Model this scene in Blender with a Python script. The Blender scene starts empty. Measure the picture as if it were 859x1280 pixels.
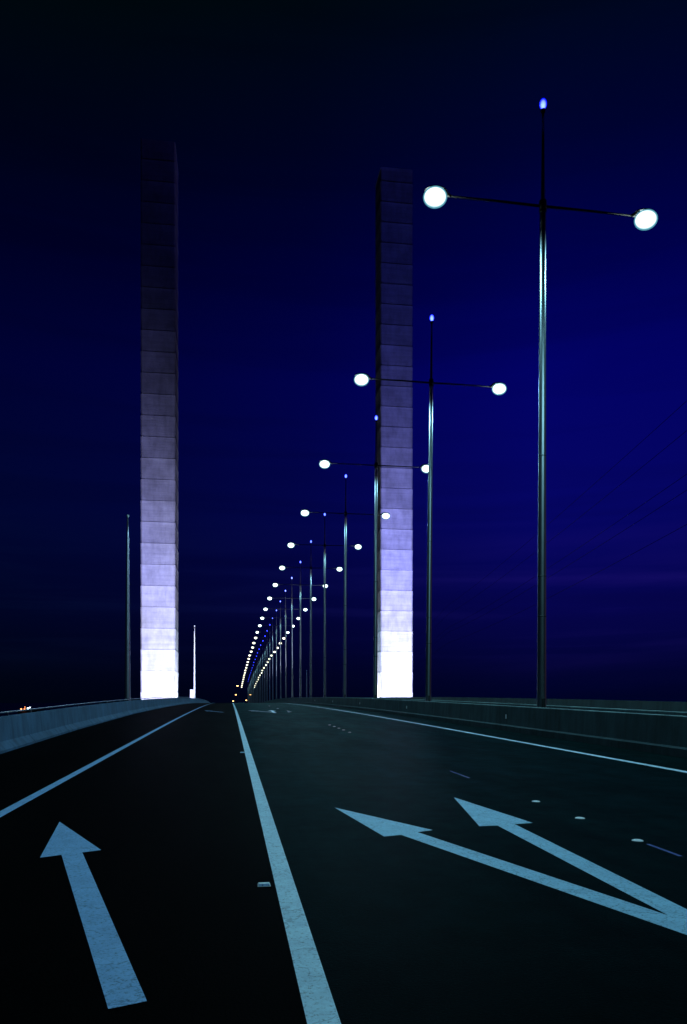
import bpy, math, random
from math import sin, cos, pi, radians, sqrt
random.seed(7)
S = bpy.context.scene
COL = S.collection

# ------------------------------------------------------------------ geometry of the bridge deck
CREST_Y, CURVE, GRADE = 29.41, 6.0912e-5, 0.013
GROUND = -32.0
def prof(y):
    """height of the road surface along the bridge: an even climb, then a long vertical curve down"""
    return GRADE * y - CURVE * max(0.0, y - CREST_Y) ** 2

# ------------------------------------------------------------------ helpers
class MB:
    """collects shapes and links them as one mesh object"""
    def __init__(self): self.v, self.f, self.s = [], [], []
    def add(self, verts, faces, smooth=False):
        o = len(self.v); self.v += [tuple(p) for p in verts]
        for f in faces: self.f.append([i + o for i in f]); self.s.append(smooth)
        return self
    def box(self, x0, x1, y0, y1, z0, z1):
        v = [(x, y, z) for z in (z0, z1) for y in (y0, y1) for x in (x0, x1)]
        return self.add(v, [(0,2,3,1),(4,5,7,6),(0,1,5,4),(2,6,7,3),(0,4,6,2),(1,3,7,5)])
    def tube(self, pts, radii, n=12, caps=True, smooth=True, phase=0.0):
        vs, fs = [], []
        for i, p in enumerate(pts):
            a = pts[max(i-1, 0)]; b = pts[min(i+1, len(pts)-1)]
            d = [b[k]-a[k] for k in range(3)]; L = sqrt(sum(c*c for c in d)) or 1; d = [c/L for c in d]
            up = (0, 1, 0) if abs(d[2]) > .9 else (0, 0, 1)
            u = (d[1]*up[2]-d[2]*up[1], d[2]*up[0]-d[0]*up[2], d[0]*up[1]-d[1]*up[0])
            l = sqrt(sum(c*c for c in u)); u = [c/l for c in u]
            w = (d[1]*u[2]-d[2]*u[1], d[2]*u[0]-d[0]*u[2], d[0]*u[1]-d[1]*u[0])
            for j in range(n):
                t = 2*pi*j/n + phase
                vs.append([p[k] + radii[i]*(cos(t)*u[k] + sin(t)*w[k]) for k in range(3)])
        for i in range(len(pts)-1):
            for j in range(n):
                fs.append((i*n+j, i*n+(j+1) % n, (i+1)*n+(j+1) % n, (i+1)*n+j))
        self.add(vs, fs, smooth)
        if caps:
            m = len(pts)-1
            self.add(vs[:n], [tuple(range(n))[::-1]]); self.add(vs[m*n:], [tuple(range(n))])
        return self
    def ellipsoid(self, c, r, nu=16, nv=10, v0=-pi/2, v1=pi/2):
        vs, fs = [], []
        for i in range(nv+1):
            a = v0 + (v1-v0)*i/nv
            for j in range(nu):
                t = 2*pi*j/nu
                vs.append((c[0]+r[0]*cos(a)*cos(t), c[1]+r[1]*cos(a)*sin(t), c[2]+r[2]*sin(a)))
        for i in range(nv):
            for j in range(nu):
                fs.append((i*nu+j, i*nu+(j+1) % nu, (i+1)*nu+(j+1) % nu, (i+1)*nu+j))
        return self.add(vs, fs, True)
    def sweep(self, prof_pts, ys, xf, zf, closed=True):
        """a cross-section (dx, dz) carried along the bridge"""
        n = len(prof_pts); vs = []
        for y in ys:
            X, Z = xf(y), zf(y)
            vs += [(X+dx, y, Z+dz) for dx, dz in prof_pts]
        fs = []
        m = n if closed else n-1
        for i in range(len(ys)-1):
            for j in range(m):
                fs.append((i*n+j, (i+1)*n+j, (i+1)*n+(j+1) % n, i*n+(j+1) % n))
        self.add(vs, fs)
        if closed:
            self.add(vs[:n], [tuple(range(n))]); self.add(vs[-n:], [tuple(range(n))[::-1]])
        return self
    def build(self, name, mat, parent=None, loc=None, fix=True):
        me = bpy.data.meshes.new(name); me.from_pydata(self.v, [], self.f)
        for p, s in zip(me.polygons, self.s): p.use_smooth = s
        if fix:
            import bmesh
            bm = bmesh.new(); bm.from_mesh(me)
            bmesh.ops.remove_doubles(bm, verts=bm.verts, dist=1e-5)
            bmesh.ops.recalc_face_normals(bm, faces=bm.faces)
            bm.to_mesh(me); bm.free()
        me.materials.append(mat)
        o = bpy.data.objects.new(name, me); COL.objects.link(o)
        if parent: o.parent = parent
        if loc: o.location = loc
        return o

def tag(o, label=None, cat=None, group=None, kind=None):
    if label: o['label'] = label
    if cat: o['category'] = cat
    if group: o['group'] = group
    if kind: o['kind'] = kind
    return o
def empty(name, loc, rz=0):
    o = bpy.data.objects.new(name, None); COL.objects.link(o)
    o.location = loc; o.rotation_euler.z = rz; o.empty_display_size = .3
    return o
def copy_tree(o, parent=None):
    kids = list(o.children)
    c = o.copy(); COL.objects.link(c); c.parent = parent
    for k in kids: copy_tree(k, c)
    return c
def yrange(a, b, step):
    n = max(1, int(round((b-a)/step)))
    return [a + (b-a)*i/n for i in range(n+1)]

# ------------------------------------------------------------------ materials
def mat(name):
    m = bpy.data.materials.new(name); m.use_nodes = True
    nt = m.node_tree; nt.nodes.clear()
    out = nt.nodes.new('ShaderNodeOutputMaterial')
    b = nt.nodes.new('ShaderNodeBsdfPrincipled')
    nt.links.new(b.outputs[0], out.inputs[0])
    return m, nt, b
def node(nt, t, **kw):
    n = nt.nodes.new(t)
    for k, v in kw.items():
        if k in n.inputs: n.inputs[k].default_value = v
        else: setattr(n, k, v)
    return n
def noise(nt, scale, detail=4, rough=.55, vec=None, stretch=None):
    n = node(nt, 'ShaderNodeTexNoise', Scale=scale, Detail=detail, Roughness=rough)
    tc = nt.nodes.new('ShaderNodeTexCoord'); src = tc.outputs['Object']
    if stretch:
        mp = nt.nodes.new('ShaderNodeMapping'); mp.inputs['Scale'].default_value = stretch
        nt.links.new(src, mp.inputs[0]); src = mp.outputs[0]
    nt.links.new(src, n.inputs['Vector'])
    return n.outputs['Fac']
def ramp(nt, fac, stops):
    r = nt.nodes.new('ShaderNodeValToRGB'); e = r.color_ramp.elements
    while len(e) < len(stops): e.new(.5)
    for el, (p, c) in zip(e, stops):
        el.position = p; el.color = (*c, 1) if len(c) == 3 else c
    nt.links.new(fac, r.inputs[0]); return r.outputs[0]
def mul(nt, a, b, fac=1.0):
    m = nt.nodes.new('ShaderNodeMix'); m.data_type = 'RGBA'; m.blend_type = 'MULTIPLY'
    m.inputs[0].default_value = fac
    for s, i in ((a, 6), (b, 7)):
        if hasattr(s, 'links'): nt.links.new(s, m.inputs[i])
        else: m.inputs[i].default_value = (*s, 1)
    return m.outputs[2]
def math_(nt, op, a, b=None, c=None):
    m = nt.nodes.new('ShaderNodeMath'); m.operation = op
    for i, s in enumerate((a, b, c)):
        if s is None: continue
        if hasattr(s, 'links'): nt.links.new(s, m.inputs[i])
        else: m.inputs[i].default_value = s
    return m.outputs[0]
def bump(nt, b, h, strength, dist):
    n = node(nt, 'ShaderNodeBump', Strength=strength, Distance=dist)
    nt.links.new(h, n.inputs['Height']); nt.links.new(n.outputs[0], b.inputs['Normal'])

def asphalt(name, base, rough, spec, tint=(1, 1, 1), sheen=0.0):
    m, nt, b = mat(name)
    grain = noise(nt, 55, 3, .7)
    c = ramp(nt, grain, [(.30, [base*.35*t for t in tint]), (.55, [base*t for t in tint]), (.66, [base*2.2*t for t in tint]), (.80, [min(1, base*14*t) for t in tint])])
    patch = ramp(nt, noise(nt, .35, 5, .6, stretch=(1, .18, 1)), [(.3, (.6, .6, .6)), (.7, (1.25, 1.25, 1.25))])
    blot = ramp(nt, noise(nt, 2.3, 6, .65), [(.35, (.75, .75, .75)), (.65, (1.15, 1.15, 1.15))])
    nt.links.new(mul(nt, mul(nt, c, patch), blot), b.inputs['Base Color'])
    rr = ramp(nt, noise(nt, .8, 5, .6, stretch=(1.6, .3, 1)), [(.3, (rough-.03,)*3), (.7, (rough+.03,)*3)])
    nt.links.new(rr, b.inputs['Roughness'])
    b.inputs['Specular IOR Level'].default_value = spec
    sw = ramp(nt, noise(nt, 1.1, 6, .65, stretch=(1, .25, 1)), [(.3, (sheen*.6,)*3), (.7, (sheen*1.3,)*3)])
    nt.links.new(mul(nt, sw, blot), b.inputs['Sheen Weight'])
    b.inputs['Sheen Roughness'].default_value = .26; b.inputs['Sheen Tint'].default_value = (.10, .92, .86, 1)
    bump(nt, b, grain, .55, .006)
    return m

def paint(name, col, spec=.3):
    m, nt, b = mat(name)
    g = noise(nt, 42, 3, .7); w = noise(nt, 5, 6, .65)
    c = ramp(nt, g, [(.33, [x*.35 for x in col]), (.43, [x*.86 for x in col]), (.70, col)])
    c2 = ramp(nt, w, [(.30, (.80, .82, .86)), (.62, (1.05, 1.05, 1.05))])
    vo = nt.nodes.new('ShaderNodeTexVoronoi'); vo.feature = 'DISTANCE_TO_EDGE'; vo.inputs['Scale'].default_value = 1.7
    tcv = nt.nodes.new('ShaderNodeTexCoord'); nz = node(nt, 'ShaderNodeTexNoise', Scale=6, Detail=4)
    nt.links.new(tcv.outputs['Object'], nz.inputs['Vector'])
    va = nt.nodes.new('ShaderNodeVectorMath'); va.operation = 'MULTIPLY_ADD'
    nt.links.new(nz.outputs['Color'], va.inputs[0]); va.inputs[1].default_value = (.25, .25, .25); nt.links.new(tcv.outputs['Object'], va.inputs[2])
    nt.links.new(va.outputs[0], vo.inputs['Vector'])
    crack = ramp(nt, vo.outputs['Distance'], [(0, (.35, .38, .42)), (.006, (.7, .72, .74)), (.014, (1, 1, 1))])
    nt.links.new(mul(nt, mul(nt, c, c2), crack, .7), b.inputs['Base Color'])
    b.inputs['Roughness'].default_value = .6
    b.inputs['Specular IOR Level'].default_value = spec
    bump(nt, b, g, .5, .004)
    return m

def concrete(name, col, streak=True):
    m, nt, b = mat(name)
    a = ramp(nt, noise(nt, .7, 7, .62), [(.3, [x*.62 for x in col]), (.7, [x*1.12 for x in col])])
    if streak:
        s = ramp(nt, noise(nt, 3.2, 5, .6, stretch=(1, 1, .12)), [(.35, (.55, .55, .55)), (.6, (1, 1, 1))])
        a = mul(nt, a, s, .8)
    f = noise(nt, 26, 4, .6)
    a = mul(nt, a, ramp(nt, f, [(.35, (.75, .75, .75)), (.6, (1, 1, 1))]), .6)
    nt.links.new(a, b.inputs['Base Color']); b.inputs['Roughness'].default_value = .85
    b.inputs['Specular IOR Level'].default_value = .25
    bump(nt, b, f, .35, .01)
    return m

def metal(name, col, rough, metallic=1.0, var=1.0):
    m, nt, b = mat(name)
    f = noise(nt, 3.5, 5, .6, stretch=(1, 1, .25))
    nt.links.new(ramp(nt, f, [(.3, [x*(1-.3*var) for x in col]), (.7, [min(1, x*(1+.15*var)) for x in col])]), b.inputs['Base Color'])
    nt.links.new(ramp(nt, noise(nt, 1.5, 3), [(.3, (rough-.07*var,)*3), (.7, (rough+.1*var,)*3)]), b.inputs['Roughness'])
    b.inputs['Metallic'].default_value = metallic
    return m

def emis(name, col, strength, rim=None, rim_strength=1.0):
    m, nt, b = mat(name)
    b.inputs['Base Color'].default_value = (.6, .6, .6, 1)
    lw = nt.nodes.new('ShaderNodeTexNoise'); lw.inputs['Scale'].default_value = 6
    tc = nt.nodes.new('ShaderNodeTexCoord'); nt.links.new(tc.outputs['Object'], lw.inputs['Vector'])
    c = ramp(nt, lw.outputs['Fac'], [(.3, [x*.85 for x in col]), (.7, col)])
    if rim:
        # emission fades to a tinted rim, painting a soft glow around the bright core
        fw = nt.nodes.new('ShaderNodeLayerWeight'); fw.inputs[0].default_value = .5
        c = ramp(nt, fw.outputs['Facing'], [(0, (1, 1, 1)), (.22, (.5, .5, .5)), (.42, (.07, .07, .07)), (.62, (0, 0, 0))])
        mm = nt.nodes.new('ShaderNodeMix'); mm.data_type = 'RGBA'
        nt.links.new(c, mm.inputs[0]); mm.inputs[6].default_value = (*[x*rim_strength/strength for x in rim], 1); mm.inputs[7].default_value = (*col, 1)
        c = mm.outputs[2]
    nt.links.new(c, b.inputs['Emission Color']); b.inputs['Emission Strength'].default_value = strength
    b.inputs['Roughness'].default_value = .2
    try: m.cycles.emission_sampling = 'NONE'
    except Exception: pass
    return m

M = {}
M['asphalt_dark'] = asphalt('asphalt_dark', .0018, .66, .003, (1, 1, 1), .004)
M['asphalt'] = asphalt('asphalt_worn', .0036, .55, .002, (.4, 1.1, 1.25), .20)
M['paint'] = paint('road_paint_white', (.66, .88, .98))
M['paint_arrow'] = paint('arrow_paint', (.34, .64, .82))
M['paint_bluelit'] = paint('road_paint_bluelit', (.33, .57, .88))  # bluer light on the left side put into the paint colour
M['paint_old'] = paint('road_paint_worn', (.03, .07, .30))
M['concrete'] = concrete('barrier_concrete', (.062, .135, .235))
M['concrete_dark'] = concrete('median_concrete', (.056, .110, .125))
M['lit_top_strip'] = concrete('lit_top_concrete', (.42, .62, .60))
M['concrete_far'] = concrete('outer_barrier_concrete', (.03, .055, .06))
M['deck'] = concrete('deck_concrete', (.12, .12, .12))
M['galv'] = metal('galvanised_steel', (.27, .31, .32), .36, 1.0, .2)
M['dark_metal'] = metal('dark_steel', (.05, .06, .06), .45, .7)
M['rail'] = metal('rail_steel', (.22, .24, .27), .38)
M['mast'] = metal('mast_steel', (.5, .5, .58), .30, .85, .4)
M['mast_lit'] = metal('mast_floodlit_steel', (.62, .62, .64), .5, 0.0, .3)  # mast steel whitened, floodlight put into the colour
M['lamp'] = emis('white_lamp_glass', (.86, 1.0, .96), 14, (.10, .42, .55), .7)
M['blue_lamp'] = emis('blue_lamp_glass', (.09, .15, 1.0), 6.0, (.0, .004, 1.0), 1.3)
M['lamp_hazed'] = emis('hazed_lamp_glass', (1.0, .94, .70), 3.2)  # distant lamps, haze dimming put into the emission
M['blue_lamp_hazed'] = emis('hazed_blue_glass', (.03, .05, 1.0), 5)
M['sodium'] = emis('sodium_lamp_glass', (1.0, .50, .16), 9)
M['warm'] = emis('warm_flood_glass', (1.0, .22, .06), 8)
M['cool'] = emis('cool_flood_glass', (.75, .95, 1.0), 10)
M['stud'] = metal('stud_ceramic', (.90, .96, .97), .4, 0.0, .3)
M['cable'] = metal('black_cable', (.01, .01, .012), .6, .2)
M['shed'] = concrete('shed_cladding', (.03, .03, .035), False)

def tower_mat():
    m, nt, b = mat('tower_concrete')
    col = (.40, .40, .44)
    tc = nt.nodes.new('ShaderNodeTexCoord'); sx = nt.nodes.new('ShaderNodeSeparateXYZ')
    nt.links.new(tc.outputs['Object'], sx.inputs[0]); z = sx.outputs['Z']
    lift = math_(nt, 'DIVIDE', math_(nt, 'ADD', z, 32.0), LIFT)
    idx = math_(nt, 'FLOOR', lift); fr = math_(nt, 'FRACT', lift)
    wn = node(nt, 'ShaderNodeTexWhiteNoise'); wn.noise_dimensions = '1D'; nt.links.new(idx, wn.inputs['W'])
    per = ramp(nt, wn.outputs['Value'], [(0, (.88, .88, .9)), (1, (1.05, 1.05, 1.04))])
    a = ramp(nt, noise(nt, .35, 8, .62, stretch=(1, 1, .8)), [(.3, [x*.66 for x in col]), (.7, [x*1.15 for x in col])])
    a = mul(nt, a, per)
    joint = ramp(nt, fr, [(0, (.76, .76, .79)), (.02, (.80, .80, .82)), (.06, (.86, .86, .87)), (.3, (.91, .91, .92)), (.75, (1.0, 1.0, 1.0)), (.97, (1.14, 1.14, 1.12)), (1, (.70, .70, .74))])  # joint line plus grazing floodlight painted in: each lift brightens upward
    a = mul(nt, a, joint)
    # horizontal board marks and short vertical stains
    boards = ramp(nt, noise(nt, 1.0, 4, .7, stretch=(.12, .12, 2.6)), [(.38, (.72, .72, .74)), (.6, (1, 1, 1))])
    a = mul(nt, a, boards, .5)
    st = ramp(nt, noise(nt, 1.3, 5, .65, stretch=(1, 1, .22)), [(.34, (.66, .66, .68)), (.55, (1, 1, 1))])
    a = mul(nt, a, st, .45)
    # formwork panel seams
    bk = nt.nodes.new('ShaderNodeTexBrick'); bk.inputs['Scale'].default_value = 1.0
    bk.inputs['Brick Width'].default_value = 2.1; bk.inputs['Row Height'].default_value = LIFT/4
    bk.inputs['Mortar Size'].default_value = .03; bk.inputs['Mortar Smooth'].default_value = .6
    bk.inputs['Color1'].default_value = (1, 1, 1, 1); bk.inputs['Color2'].default_value = (.9, .9, .92, 1); bk.inputs['Mortar'].default_value = (.66, .66, .7, 1)
    cb = nt.nodes.new('ShaderNodeCombineXYZ'); nt.links.new(math_(nt, 'ADD', sx.outputs['X'], sx.outputs['Y']), cb.inputs[0])
    nt.links.new(math_(nt, 'ADD', z, 32.0), cb.inputs[1]); nt.links.new(cb.outputs[0], bk.inputs['Vector'])
    a = mul(nt, a, bk.outputs['Color'], .4)
    nt.links.new(a, b.inputs['Base Color']); b.inputs['Roughness'].default_value = .8
    b.inputs['Specular IOR Level'].default_value = .2
    bump(nt, b, noise(nt, 4, 6, .6, stretch=(.4, .4, 1.5)), .5, .06)
    return m
LIFT = 3.9
M['tower'] = tower_mat()

def water_mat():
    m, nt, b = mat('dark_water')
    f = noise(nt, .05, 6, .6)
    nt.links.new(ramp(nt, f, [(.3, (.002, .003, .004)), (.7, (.005, .006, .008))]), b.inputs['Base Color'])
    b.inputs['Roughness'].default_value = .35; b.inputs['Specular IOR Level'].default_value = .12
    bump(nt, b, noise(nt, .6, 5), .4, .3)
    return m
M['water'] = water_mat()

# ------------------------------------------------------------------ setting
Y0, Y1 = -30.0, 850.0
ys = yrange(Y0, 60, 1.5) + yrange(60, Y1, 5)[1:]
g = MB().add([(-9000, -9000, GROUND), (9000, -9000, GROUND), (9000, 9000, GROUND), (-9000, 9000, GROUND)], [(0, 1, 2, 3)])
tag(g.build('ground', M['water']), kind='structure')

def strip(name, x0f, x1f, dz, m, ys=ys):
    mb = MB(); n = 6; vs = []
    for y in ys:
        a, b_ = x0f(y), x1f(y)
        vs += [(a+(b_-a)*i/n, y, prof(y)+dz) for i in range(n+1)]
    fs = [(i*(n+1)+j, i*(n+1)+j+1, (i+1)*(n+1)+j+1, (i+1)*(n+1)+j) for i in range(len(ys)-1) for j in range(n)]
    mb.add(vs, fs)
    return mb.build(name, m, fix=False)
def xleft(y):
    pts = [(-30, -5.45), (10, -5.6), (21, -5.73), (33.7, -6.12), (56, -6.5), (90, -6.55), (850, -6.6)]
    for (a, xa), (b_, xb) in zip(pts, pts[1:]):
        if y <= b_:
            t = max(0, (y-a)/(b_-a)); return xa+(xb-xa)*t
    return pts[-1][1]
CX = .46
tag(strip('road', lambda y: xleft(y)-.02, lambda y: CX, 0, M['asphalt_dark']), kind='structure')
tag(strip('road', lambda y: CX, lambda y: 11.20, 0, M['asphalt']), kind='structure')
tag(strip('road', lambda y: 13.45, lambda y: 24.6, 0, M['asphalt']), kind='structure')
tag(strip('median_strip', lambda y: 11.2, lambda y: 13.45, -.05, M['deck']), kind='structure')
deck = MB().sweep([(-7.2, -.06), (25.3, -.06), (25.3, -.9), (21, -1.4), (19, -3.2), (0, -3.2), (-3, -1.4), (-7.2, -.9)], ys, lambda y: 0, prof)
tag(deck.build('bridge_deck', M['deck']), kind='structure')

def line(name, x, w, y0, y1, m, dz=.004):
    yy = yrange(y0, y1, 2.0)
    vs = []
    for y in yy:
        vs += [(x-w/2, y, prof(y)+dz), (x+w/2, y, prof(y)+dz)]
    fs = [(2*i, 2*i+1, 2*i+3, 2*i+2) for i in range(len(yy)-1)]
    return MB().add(vs, fs).build(name, m, fix=False)
tag(line('edge_line', -2.98, .15, -10, 400, M['paint_bluelit']), kind='structure')
tag(line('lane_line', .455, .165, -10, 400, M['paint'], .006), kind='structure')
tag(line('edge_line', 9.05, .19, -10, 400, M['paint']), kind='structure')
tag(line('edge_line', 15.6, .15, -10, 400, M['paint']), kind='structure')
for a, b_ in ((14.4, 15.7), (7.35, 7.98), (60, 61.8), (74, 76), (90, 92.5)):
    tag(line('lane_line', 4.40, .045 if a < 50 else .13, a, b_, M['paint_old'] if a < 50 else M['paint']), kind='structure')

# painted arrows on the road (coordinates in metres from the viewpoint)
def decal(name, polys, m, dy=0, dz=.004):
    mb = MB()
    for p in polys:
        mb.add([(x, y+dy, prof(y+dy)+dz) for x, y in p], [tuple(range(len(p)))])
    return mb.build(name, m)
LA = [[(-2.086, 10.268), (-1.83, 8.105), (-1.651, 8.216), (-1.469, 8.31), (-1.301, 8.409)],
      [(-1.651, 8.216), (-.618, 4.222), (-.433, 4.303), (-1.469, 8.31)]]
RA = [[(3.372, 11.836), (2.962, 9.282), (3.195, 9.308), (3.435, 9.375), (3.691, 9.43)],
      [(3.195, 9.308), (3.153, 5.426), (3.379, 5.557), (3.435, 9.375)],
      [(1.433, 11.022), (1.699, 8.772), (1.909, 8.85), (2.132, 8.988), (2.34, 9.098)],
      [(1.909, 8.85), (3.025, 4.975), (3.153, 5.426), (2.132, 8.988)],
      [(3.025, 4.975), (3.09, 4.70), (3.355, 4.70), (3.379, 5.557), (3.153, 5.426)],
      [(3.09, 4.70), (3.10, 3.2), (3.34, 3.2), (3.355, 4.70)]]
GA = 'direction arrows painted on the road'
tag(decal('painted_arrow', LA, M['paint_bluelit']), 'pale blue lit single-headed arrow painted on the dark left lane in the foreground', 'arrow', GA)
tag(decal('painted_arrow', RA, M['paint_arrow']), 'forked two-headed arrow painted on the right lanes in the foreground', 'arrow', GA)
tag(decal('painted_arrow', LA, M['paint_bluelit'], 56), 'tiny far single-headed arrow on the left lane just before the road crest', 'arrow', GA)
tag(decal('painted_arrow', RA, M['paint'], 55), 'tiny far forked arrow on the right lanes just before the road crest', 'arrow', GA)

# ------------------------------------------------------------------ raised road studs
def stud_round():
    mb = MB()
    mb.ellipsoid((0, 0, 0), (.06, .06, .012), 16, 5, 0, pi/2)
    mb.tube([(0, 0, -.01), (0, 0, .002)], [.066, .06], 16)
    return mb.build('road_stud', M['stud'])
stud = stud_round(); first = True
sp = [(4.45, 11.25, 'white round road stud right of the forked arrow tip, farthest of the near three'),
      (4.427, 9.706, 'white round road stud beside the forked arrow, middle of the near three'),
      (4.393, 8.181, 'white round road stud closest to the viewer, touching a thin blue paint scar')]
for x, y in ((4.568, 36.9), (4.58, 35.3), (4.57, 33.7), (4.56, 32.2), (4.54, 30.4)):
    sp.append((x, y, 'small white round stud in the short far row ahead of the forked arrow'))
for x, y in ((4.60, 61.5), (4.60, 63.1), (4.60, 64.7)):
    sp.append((x, y, 'tiny white round stud in the lane line near the road crest'))
for i, (x, y, lab) in enumerate(sp):
    o = stud if i == 0 else stud.copy()
    if i: COL.objects.link(o)
    o.location = (x, y, prof(y)+.004)
    grp = 'round road studs close by' if i < 3 else ('round road studs in the far row' if i < 8 else 'round road studs near the crest')
    tag(o, lab, 'road stud', grp)
def stud_rect(x, y, lab):
    r = empty('road_marker', (x, y, prof(y)+.003))
    tag(r, lab, 'road marker', 'rectangular road markers beside the centre line')
    mb = MB(); w, l = .055, .05
    mb.add([(-w, -l, 0), (w, -l, 0), (w, l, 0), (-w, l, 0), (-w*.8, -l*.45, .02), (w*.8, -l*.45, .02), (w*.8, l*.45, .02), (-w*.8, l*.45, .02)],
           [(0, 1, 2, 3), (4, 5, 6, 7), (1, 5, 6, 2), (2, 6, 7, 3), (3, 7, 4, 0), (0, 4, 5, 1)])
    mb.build('casing', M['stud'], r)
    f = MB().add([(-w*.85, -l*.93, .004), (w*.85, -l*.93, .004), (w*.72, -l*.55, .0185), (-w*.72, -l*.55, .0185)], [(0, 1, 2, 3)])
    f.build('reflector', M['paint_bluelit'], r)
stud_rect(.279, 6.72, 'rectangular raised marker just left of the centre line near the left arrow')
stud_rect(.31, 20.9, 'small distant rectangular marker left of the centre line, farther up the road')

# ------------------------------------------------------------------ barriers
def barrier(name, section, xf, label, cat, m, ya=Y0, yb=Y1, joint=None, side=1):
    root = empty(name, (xf(0), 0, prof(0)))
    ox, oy, oz = root.location
    yy = yrange(ya, 60, 1.5) + yrange(60, yb, 6)[1:]
    mb = MB()
    # panels with a narrow recess at each joint in the nearer stretch
    if joint:
        near = [y for y in frange(ya, 160, joint)]
        for a in near:
            mb.sweep([(dx, dz) for dx, dz in section], yrange(a+.02, a+joint-.02, 2), lambda y: xf(y)-ox, lambda y: prof(y)-oz)
        for v in range(len(mb.v)): mb.v[v] = (mb.v[v][0], mb.v[v][1]-oy, mb.v[v][2])
        far = yrange(near[-1]+joint, yb, 6)
        mb.sweep(section, far, lambda y: xf(y)-ox, lambda y: prof(y)-oz)
        inner = [(dx*.9-.02*side, dz*.97) for dx, dz in section]
        mb.sweep(inner, yrange(ya, near[-1]+joint, 3), lambda y: xf(y)-ox, lambda y: prof(y)-oz-.002)
    else:
        mb.sweep(section, yy, lambda y: xf(y)-ox, lambda y: prof(y)-oz)
    mb.build('barrier_body', m, root)
    tag(root, label, cat)
    return root
def frange(a, b, s):
    out = []
    while a < b: out.append(a); a += s
    return out
left_sec = [(0, -.03), (0, .07), (-.17, .26), (-.235, .88), (-.24, .90), (-.40, .90), (-.41, .88), (-.43, -.03)]
bl = barrier('concrete_barrier', left_sec, xleft, 'long concrete barrier topped by a slim rail along the left edge of the road', 'barrier', M['concrete'], joint=6.15)
rl = MB().tube([(xleft(y)-bl.location.x-.34, y, prof(y)-bl.location.z+1.0) for y in yrange(Y0, 260, 3)], [.028]*len(yrange(Y0, 260, 3)), 8)
rl.build('top_rail', M['rail'], bl)
bk0 = None
for y in frange(8.0, 190, 3.075):
    if bk0 is None: o = bk0 = MB().box(-.02, .02, -.02, .02, .895, .99).build('rail_bracket', M['rail'], bl)
    else: o = bk0.copy(); COL.objects.link(o); o.parent = bl
    o.location = (xleft(y)-bl.location.x-.34, y, prof(y)-bl.location.z)

med_sec = [(0, -.03), (0, .20), (.17, .235), (.215, .955), (.225, .985), (.40, .985), (.41, .95), (.46, -.06)]
xm = lambda y: 10.93
br = barrier('concrete_barrier', med_sec, xm, 'dark median barrier with pale top edge and foot ledge in front of the lamp posts', 'barrier', M['concrete_dark'], joint=12.3, side=-1)
far_med = [(-dx, dz) for dx, dz in med_sec]
b2 = barrier('concrete_barrier', far_med, lambda y: 13.62, 'second median barrier just behind the lamp posts, only its thin top edge showing', 'barrier', M['concrete_dark'])
b3 = barrier('concrete_barrier', [(0, -.03), (0, .07), (.17, .26), (.235, .95), (.24, 1.02), (.40, 1.02), (.43, -.03)], lambda y: 24.3, 'far outer barrier across the opposite carriageway, faint green in the lamp light', 'barrier', M['concrete_far'])
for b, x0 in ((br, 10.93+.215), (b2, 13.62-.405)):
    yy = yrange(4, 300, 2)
    MB().sweep([(0, .975), (0, .995), (.19, .995), (.19, .975)], yy, lambda y: x0-b.location.x, lambda y: prof(y)-b.location.z).build('lit_top_strip', M['lit_top_strip'], b)  # pale strip added along the top edge, painting in light from above
# reflectors on the median barrier
proto = None
for y in (12.9, 31.3, 49.8, 68.4, 87.0, 105.5):
    mb = MB().box(-.012, .012, -.035, .035, -.085, .085) if proto is None else None
    if proto is None:
        proto = mb.build('reflector', M['stud'], br); o = proto
    else:
        o = proto.copy(); COL.objects.link(o); o.parent = br
    o.location = (.175, y, prof(y)-br.location.z+.56)

# ------------------------------------------------------------------ the lamp posts in the median
PX, PY0, PS, PH, AH = 12.3, 30.50, 18.488, 25.1, 21.0
def make_lamp_post(bulb='lamp', beacon='blue_lamp'):
    root = empty('street_lamp', (0, 0, 0))
    hs = [0, .02, 4, 8, 12, 16, 20, AH-.1, AH+.3, 23, PH-.35]
    rs = [.19, .19, .175, .162, .15, .136, .122, .114, .08, .06, .045]
    MB().tube([(0, 0, h) for h in hs], rs, 20, smooth=True, phase=.26).build('pole', M['galv'], root)
    MB().tube([(0, 0, -.05), (0, 0, .03)], [.34, .34], 16).tube([(0, 0, .03), (0, 0, .35)], [.215, .20], 12).build('base_plate', M['dark_metal'], root)
    dr = MB().box(-.075, .075, -.205, -.172, .7, 1.35); dr.build('access_door', M['dark_metal'], root)
    for h, r in ((4.6, .178), (6.2, .172), (11.0, .157)):
        MB().tube([(0, 0, h), (0, 0, h+.05)], [r, r], 12, phase=.26).build('clamp_band', M['dark_metal'], root)
    MB().tube([(0, 0, AH-.22), (0, 0, AH+.22)], [.15, .145], 12).build('arm_hub', M['dark_metal'], root)
    for s in (-1, 1):
        MB().tube([(s*.1, 0, AH), (s*2.0, 0, AH+.015), (s*4.02, 0, AH)], [.055, .045, .038], 10).build('arm', M['dark_metal'], root)
        lu = MB()
        lu.ellipsoid((s*4.40, 0, AH+.15), (.46, .28, .14), 20, 6, 0, pi/2)
        lu.tube([(s*3.8, 0, AH), (s*4.15, 0, AH+.17)], [.055, .09], 10)
        lh = lu.build('lamp_head', M['dark_metal'], root)
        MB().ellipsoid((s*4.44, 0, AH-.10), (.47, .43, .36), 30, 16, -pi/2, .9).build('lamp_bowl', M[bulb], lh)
    bc = MB().tube([(0, 0, PH-.36), (0, 0, PH-.24)], [.08, .10], 12).build('beacon_base', M['dark_metal'], root)
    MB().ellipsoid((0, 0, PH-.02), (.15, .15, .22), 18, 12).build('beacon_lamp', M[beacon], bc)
    return root
post = make_lamp_post()
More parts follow.
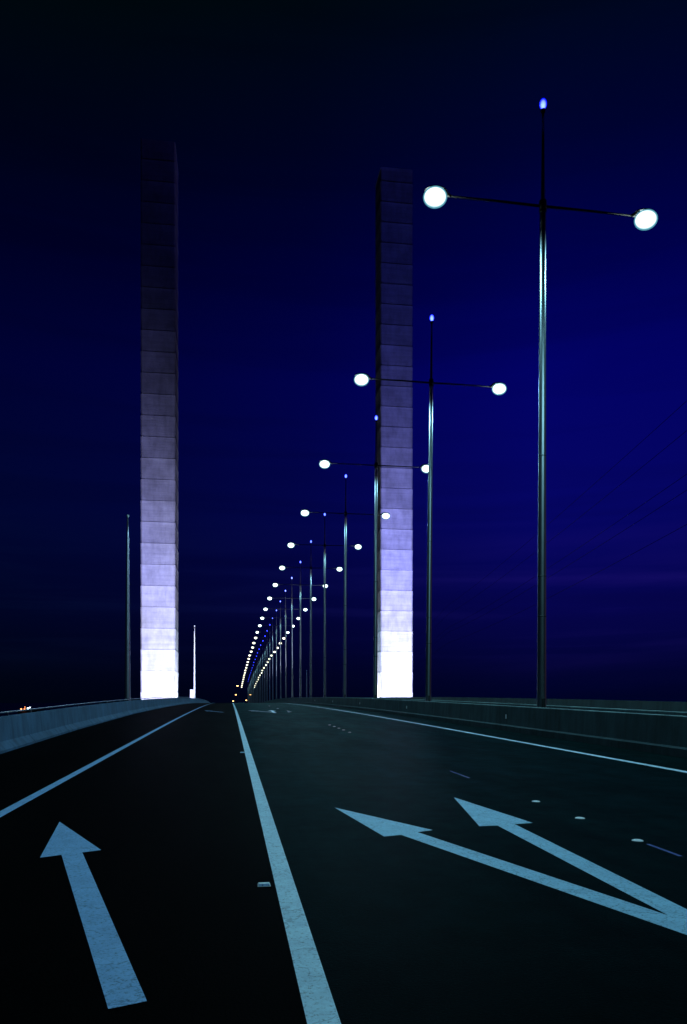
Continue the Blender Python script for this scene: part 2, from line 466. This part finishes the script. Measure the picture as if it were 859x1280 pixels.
post_far = make_lamp_post('lamp_hazed', 'blue_lamp_hazed')   # lamps over the crest, distance haze painted in as a dimmer, yellower glow
def ordinal(n):
    return ['nearest', 'second', 'third', 'fourth', 'fifth', 'sixth', 'seventh', 'eighth', 'ninth', 'tenth', 'eleventh', 'twelfth'][n]
NP = 30
lamp_spots = []
for i in range(-1, NP):
    y = PY0 + i*PS
    z = prof(y) - .05
    if i >= 0:
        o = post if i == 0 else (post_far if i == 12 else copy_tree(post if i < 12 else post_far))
        o.location = (PX, y, z)
        o.rotation_euler = (0, radians([.15, .55, .2, .3, .0][i] if i < 5 else random.uniform(-.3, .3)), radians([1.2, 0, 0][i] if i < 3 else random.uniform(-1, 1)))
        if i == 0: lab = 'tallest and nearest twin-armed lamp post with a blue beacon, far right'
        elif i == 1: lab = 'second nearest twin-armed lamp post, right of the right tower'
        elif i == 2: lab = 'third lamp post, standing in line with the left edge of the right tower'
        elif i < 12: lab = ordinal(i) + ' twin-armed lamp post counted from the nearest, in the row receding to the crest'
        else: lab = 'small distant twin-armed lamp post in the crowded far end of the row'
        tag(o, lab, 'lamp post', 'twin-armed lamp posts along the median' if i < 12 else 'distant lamp posts at the far end of the row')
    for s in (-1, 1): lamp_spots.append((PX+s*4.44, y, z+AH-.45, i))

def spot(name, loc, target, power, col, size, blend, radius):
    L = bpy.data.lights.new(name, 'SPOT'); L.energy = power; L.color = col
    L.spot_size = radians(size); L.spot_blend = blend; L.shadow_soft_size = radius
    o = bpy.data.objects.new(name, L); COL.objects.link(o); o.location = loc
    from mathutils import Vector
    d = Vector(target) - Vector(loc)
    o.rotation_euler = d.to_track_quat('-Z', 'Y').to_euler()
    return o
for x, y, z, i in lamp_spots:
    spot('lamp_light', (x, y, z), (x, y, z-10), 3800, (.36, .80, 1.0), 168, .35, .22)

# ------------------------------------------------------------------ slim unlit masts outside the barriers
def make_mast(h, mk='mast'):
    root = empty('slim_mast', (0, 0, 0))
    MB().tube([(0, 0, -1.2), (0, 0, 0), (0, 0, h*.5), (0, 0, h*.9), (0, 0, h)], [.22, .215, .155, .09, .045], 10, smooth=True).build('pole', M[mk], root)
    MB().ellipsoid((0, 0, h+.08), (.10, .10, .12), 10, 8).build('finial', M['stud'], root)
    MB().tube([(0, 0, -1.3), (0, 0, -1.15)], [.32, .32], 12).build('base_plate', M['dark_metal'], root)
    return root
def fixed(root, x, y, lab):
    root.location = (x, y, prof(y)); tag(root, lab, 'mast', 'slim masts along the bridge edge'); return root
m1 = fixed(make_mast(13.5), -6.98, 56.5, 'slim tapering unlit mast behind the left barrier, left of the left tower')
m2 = fixed(make_mast(15.3, 'mast_lit'), -7.05, 162, 'short-looking floodlit white mast right of the left tower, with a box near its foot')
bx = MB().box(-.85, -.17, -.3, .3, .9, 2.6); bx.box(-.9, -.12, -.35, .35, 2.602, 2.68)
bx.build('control_box', M['mast_lit'], m2)
m3 = fixed(make_mast(11.8), 26.0, 273.8, 'tiny far mast seen between the lamp posts, left of the right tower')

# ------------------------------------------------------------------ the two towers
def tower(x0, x1, y, depth, top, lab):
    root_loc = ((x0+x1)/2, y+depth/2, 0)
    hw, hd = (x1-x0)/2, depth/2
    mb = MB(); z = GROUND; c = .22
    k = 0
    while z < top-.01:
        z1 = min(z+LIFT, top)
        rings = [(z, 0.0), (z+.05, .0), (z+LIFT*.55, .012), (z1-.16, .045), (z1-.06, .055), (z1, .0)]
        vs = []
        for zz, e in rings:
            if zz > top: zz = top
            a, b_ = hw+e, hd+e
            vs += [(-a+c, -b_, zz), (a-c, -b_, zz), (a, -b_+c, zz), (a, b_-c, zz), (a-c, b_, zz), (-a+c, b_, zz), (-a, b_-c, zz), (-a, -b_+c, zz)]
        fs = [(r*8+j, r*8+(j+1) % 8, (r+1)*8+(j+1) % 8, (r+1)*8+j) for r in range(len(rings)-1) for j in range(8)]
        mb.add(vs, fs)
        z = z1; k += 1
    a, b_ = hw, hd
    mb.add([(-a+c, -b_, top), (a-c, -b_, top), (a, -b_+c, top), (a, b_-c, top), (a-c, b_, top), (-a+c, b_, top), (-a, b_-c, top), (-a, -b_+c, top)], [tuple(range(8))])
    o = mb.build('bridge_tower', M['tower'], None, root_loc)
    tag(o, lab, 'tower', 'tall floodlit concrete towers beside the bridge')
    return o
TY = 150.0
tower(-16.21, -10.04, TY, 9.0, 104.3, 'tall square concrete tower left of the road, floodlit white at its base')
tower(28.46, 34.63, TY, 6.0, 103.3, 'tall square concrete tower right of the road, behind the row of lamp posts')
WARM, VIO = (.80, .84, 1.0), (.50, .50, 1.0)
for cx, lx in ((-13.1, -7.7), (31.5, 31.2)):
    k = .88 if cx < 0 else 1.0
    spot('tower_flood_or_fill', (lx, TY-24, -1.5), (cx, TY, 8), 185000*k, (.45, .46, .76), 108, .60, .6)
    spot('tower_flood_or_fill', (lx+.8, TY-24, -1.5), (cx, TY, 48), (80000 if cx < 0 else 130000), (.085, .105, 1.0), 60, .85, .6)  # added blue fill without a fixture, tints the upper tower
    spot('tower_flood_or_fill', (lx, TY-18, -2.0), (cx, TY, 6), 36000*k, WARM, 106, 1.0, .5)
for fx, sx0 in ((-7.6, -10.04), (26.2, 28.46)):
    spot('tower_flood_or_fill', (fx, TY+3.2, -1.8), (sx0, TY+3.5, 10), 36000, WARM, 80, .8, .4)

# ------------------------------------------------------------------ far road lamps (sodium) beyond the crest
def make_sodium(h=24.0):
    root = empty('road_lamp', (0, 0, 0))
    MB().tube([(0, 0, 0), (0, 0, h*.5), (0, 0, h)], [.2, .14, .08], 8).build('pole', M['dark_metal'], root)
    MB().tube([(0, 0, h-.05), (-1.0, 0, h+.2), (-2.0, 0, h+.2)], [.06, .05, .05], 8).build('arm', M['dark_metal'], root)
    hd = MB().ellipsoid((-2.5, 0, h+.2), (.75, .4, .2), 12, 5, 0, pi/2).build('lamp_head', M['dark_metal'], root)
    MB().ellipsoid((-2.5, 0, h+.18), (.75, .6, .55), 12, 6, -pi/2, 0).build('lamp_bowl', M['sodium'], hd)
    return root
sod = make_sodium()
sodl = [(5.34, 600, 12.35, 'highest of the tiny orange road lamps left of the far lamp row'),
        (4.75, 690, 6.4, 'orange road lamp, second highest of the left-hand group beyond the crest'),
        (2.75, 770, .88, 'orange road lamp low over the crest, second lowest of the left-hand group'),
        (.9, 830, -3.3, 'lowest orange road lamp, touching the road crest beside the centre line'),
        (17.0, 690, 6.4, 'orange road lamp seen among the far lamp posts, the upper of two'),
        (15.2, 770, 1.64, 'orange road lamp seen among the far lamp posts, the lower of two')]
for i, (x, y, z, lab) in enumerate(sodl):
    o = sod if i == 0 else copy_tree(sod)
    o.location = (x+2.5, y, z-24.2); tag(o, lab, 'road lamp', 'orange road lamps beyond the crest')

# ------------------------------------------------------------------ distant shed with floodlights on the left
TH = .14063
def at(u, d):   # lateral position from the viewing direction, depth along it
    return (cos(TH)*u*d+sin(TH)*d, -sin(TH)*u*d+cos(TH)*d)
d = 1500.0
sx_, sy_ = at((33.5-429.5)/1000, d)
shed = empty('distant_shed', (sx_, sy_, GROUND), -TH)
tag(shed, 'far dark waterside shed with a cluster of orange and white floodlights, over the left barrier', 'shed')
MB().box(-17, 19, 0, 40, 0, 14.2).build('wall', M['shed'], shed)
MB().add([(-18, -1, 14.2), (20, -1, 14.2), (20, 41, 14.2), (-18, 41, 14.2), (-18, 20, 17.5), (20, 20, 17.5)],
         [(0, 1, 5, 4), (4, 5, 2, 3), (0, 4, 3), (1, 2, 5), (0, 3, 2, 1)]).build('roof', M['shed'], shed)
for du, v, mk, r in ((-6.5, 886.3, 'warm', 1.5), (-2.2, 886.4, 'warm', 1.4), (-3.6, 888.3, 'warm', 1.1), (2.0, 885.4, 'cool', 1.6), (4.4, 884.3, 'cool', 1.1), (4.6, 887.3, 'cool', 1.0), (-1.8, 883.6, 'warm', .7)):
    MB().ellipsoid((du/1000*d, -1.6, 1.64+(875-v)/1000*d-GROUND), (r, .8, r*.8), 12, 8).build('floodlight', M[mk], shed)

# ------------------------------------------------------------------ overhead power cables on the right
cabs = [(60, 54.0, 'topmost faint power cable crossing the sky at the right edge'),
        (60, 48.8, 'second faint power cable from the top at the right edge'),
        (60, 41.2, 'middle faint power cable at the right edge'),
        (60, 38.4, 'faint power cable second from the bottom at the right edge'),
        (60, 32.4, 'lowest faint power cable at the right edge')]
for L, z, lab in cabs:
    pts = []
    n = 80
    for i in range(n+1):
        dd = 60 + 1400*(i/n)**1.6
        ph = ((dd-40) % 420)/420
        pts.append((cos(TH)*L+sin(TH)*dd, -sin(TH)*L+cos(TH)*dd, z + 6*((2*ph-1)**2-.3)*.5))
    o = MB().tube(pts, [.045]*len(pts), 6).build('power_cable', M['cable'])
    tag(o, lab, 'power cable', 'overhead power cables')

# ------------------------------------------------------------------ sky
W = bpy.data.worlds.new('World'); S.world = W; W.use_nodes = True
nt = W.node_tree; nt.nodes.clear()
out = nt.nodes.new('ShaderNodeOutputWorld')
tc = nt.nodes.new('ShaderNodeTexCoord'); sx = nt.nodes.new('ShaderNodeSeparateXYZ')
nt.links.new(tc.outputs['Generated'], sx.inputs[0])
elev = math_(nt, 'ARCSINE', math_(nt, 'MINIMUM', math_(nt, 'MAXIMUM', sx.outputs['Z'], -1.0), 1.0))
elev_n = math_(nt, 'DIVIDE', elev, radians(60))
az = math_(nt, 'ARCTAN2', sx.outputs['X'], sx.outputs['Y'])
az_n = math_(nt, 'ADD', math_(nt, 'DIVIDE', az, 2*pi), .5)         # .5 is straight along the bridge
def s2l(c): return tuple(((x/255)/12.92 if x <= 10 else ((x/255+.055)/1.055)**2.4) for x in c)
ec = ramp(nt, elev_n, [(0, s2l((0, 3, 38))), (.03, s2l((1, 3, 46))), (.10, s2l((5, 4, 74))), (.22, s2l((5, 5, 99))),
                       (.36, s2l((2, 2, 102))), (.47, s2l((0, 1, 74))), (.57, s2l((0, 3, 48))), (.70, s2l((0, 8, 20))), (1, s2l((0, 6, 12)))])
azc = ramp(nt, az_n, [(0, (.05,)*3), (.40, (.05, 1.2, .12)), (.44, (.1, 1.2, .20)), (.48, (.2, 1.0, .30)), (.515, (.4, .9, .50)), (.562, (1, 1, 1)), (.60, (.95, 1, .95)), (.75, (.2,)*3), (1, (.05,)*3)])
sky = mul(nt, ec, azc)
# thin violet cloud streaks low over the horizon
mp = nt.nodes.new('ShaderNodeMapping'); mp.inputs['Scale'].default_value = (.8, .8, 12); nt.links.new(tc.outputs['Generated'], mp.inputs[0])
cn = node(nt, 'ShaderNodeTexNoise', Scale=2.2, Detail=4, Roughness=.5, Distortion=.6); nt.links.new(mp.outputs[0], cn.inputs['Vector'])
cf = ramp(nt, cn.outputs['Fac'], [(.50, (0, 0, 0)), (.74, (1, 1, 1))])
band = ramp(nt, elev_n, [(0, (0,)*3), (.03, (.1,)*3), (.08, (1,)*3), (.14, (.8,)*3), (.24, (0,)*3)])
cloud = mul(nt, mul(nt, mul(nt, cf, band), azc), s2l((32, 20, 92)))
darkf = ramp(nt, cn.outputs['Fac'], [(.34, (.62, .62, .7)), (.5, (1, 1, 1))])
sky = mul(nt, sky, mul(nt, darkf, (1, 1, 1)), .35)
bg1 = nt.nodes.new('ShaderNodeBackground'); nt.links.new(sky, bg1.inputs[0]); bg1.inputs[1].default_value = 1.0
bg2 = nt.nodes.new('ShaderNodeBackground'); nt.links.new(cloud, bg2.inputs[0]); bg2.inputs[1].default_value = .36
ns = nt.nodes.new('ShaderNodeTexSky'); ns.sky_type = 'NISHITA'; ns.sun_disc = False
ns.sun_elevation = radians(-4); ns.sun_rotation = radians(35)
bg3 = nt.nodes.new('ShaderNodeBackground'); nt.links.new(mul(nt, ns.outputs[0], (.25, .3, 1.0)), bg3.inputs[0]); bg3.inputs[1].default_value = .004
# last afterglow low in the sky to the right of the road
gaz = ramp(nt, az_n, [(0, (0,)*3), (.66, (0,)*3), (.71, (1,)*3), (.77, (1,)*3), (.82, (0,)*3)])
gel = ramp(nt, elev_n, [(0, (0,)*3), (.01, (1,)*3), (.16, (.7,)*3), (.38, (0,)*3)])
bg4 = nt.nodes.new('ShaderNodeBackground'); nt.links.new(mul(nt, mul(nt, gaz, gel), (.13, .055, .085)), bg4.inputs[0]); bg4.inputs[1].default_value = 1.0
a3 = nt.nodes.new('ShaderNodeAddShader')
a1 = nt.nodes.new('ShaderNodeAddShader'); a2 = nt.nodes.new('ShaderNodeAddShader')
nt.links.new(bg1.outputs[0], a1.inputs[0]); nt.links.new(bg2.outputs[0], a1.inputs[1])
nt.links.new(a1.outputs[0], a2.inputs[0]); nt.links.new(bg3.outputs[0], a2.inputs[1])
nt.links.new(a2.outputs[0], a3.inputs[0]); nt.links.new(bg4.outputs[0], a3.inputs[1])
nt.links.new(a3.outputs[0], out.inputs[0])

# ------------------------------------------------------------------ camera and render settings
cd = bpy.data.cameras.new('camera'); cam = bpy.data.objects.new('camera', cd); COL.objects.link(cam)
cam.location = (0, 0, 1.64); cam.rotation_euler = (pi/2, 0, -TH)
cd.sensor_fit = 'VERTICAL'; cd.sensor_height = 24; cd.lens = 24*1000/1280
cd.shift_y = 235/1280; cd.clip_start = .05; cd.clip_end = 20000
S.camera = cam
S.view_settings.view_transform = 'Standard'; S.view_settings.look = 'None'; S.view_settings.exposure = 0
S.cycles.use_denoising = True
S.cycles.sample_clamp_indirect = 2.0
S.cycles.sample_clamp_direct = 0
S.cycles.max_bounces = 4; S.cycles.diffuse_bounces = 2; S.cycles.glossy_bounces = 2
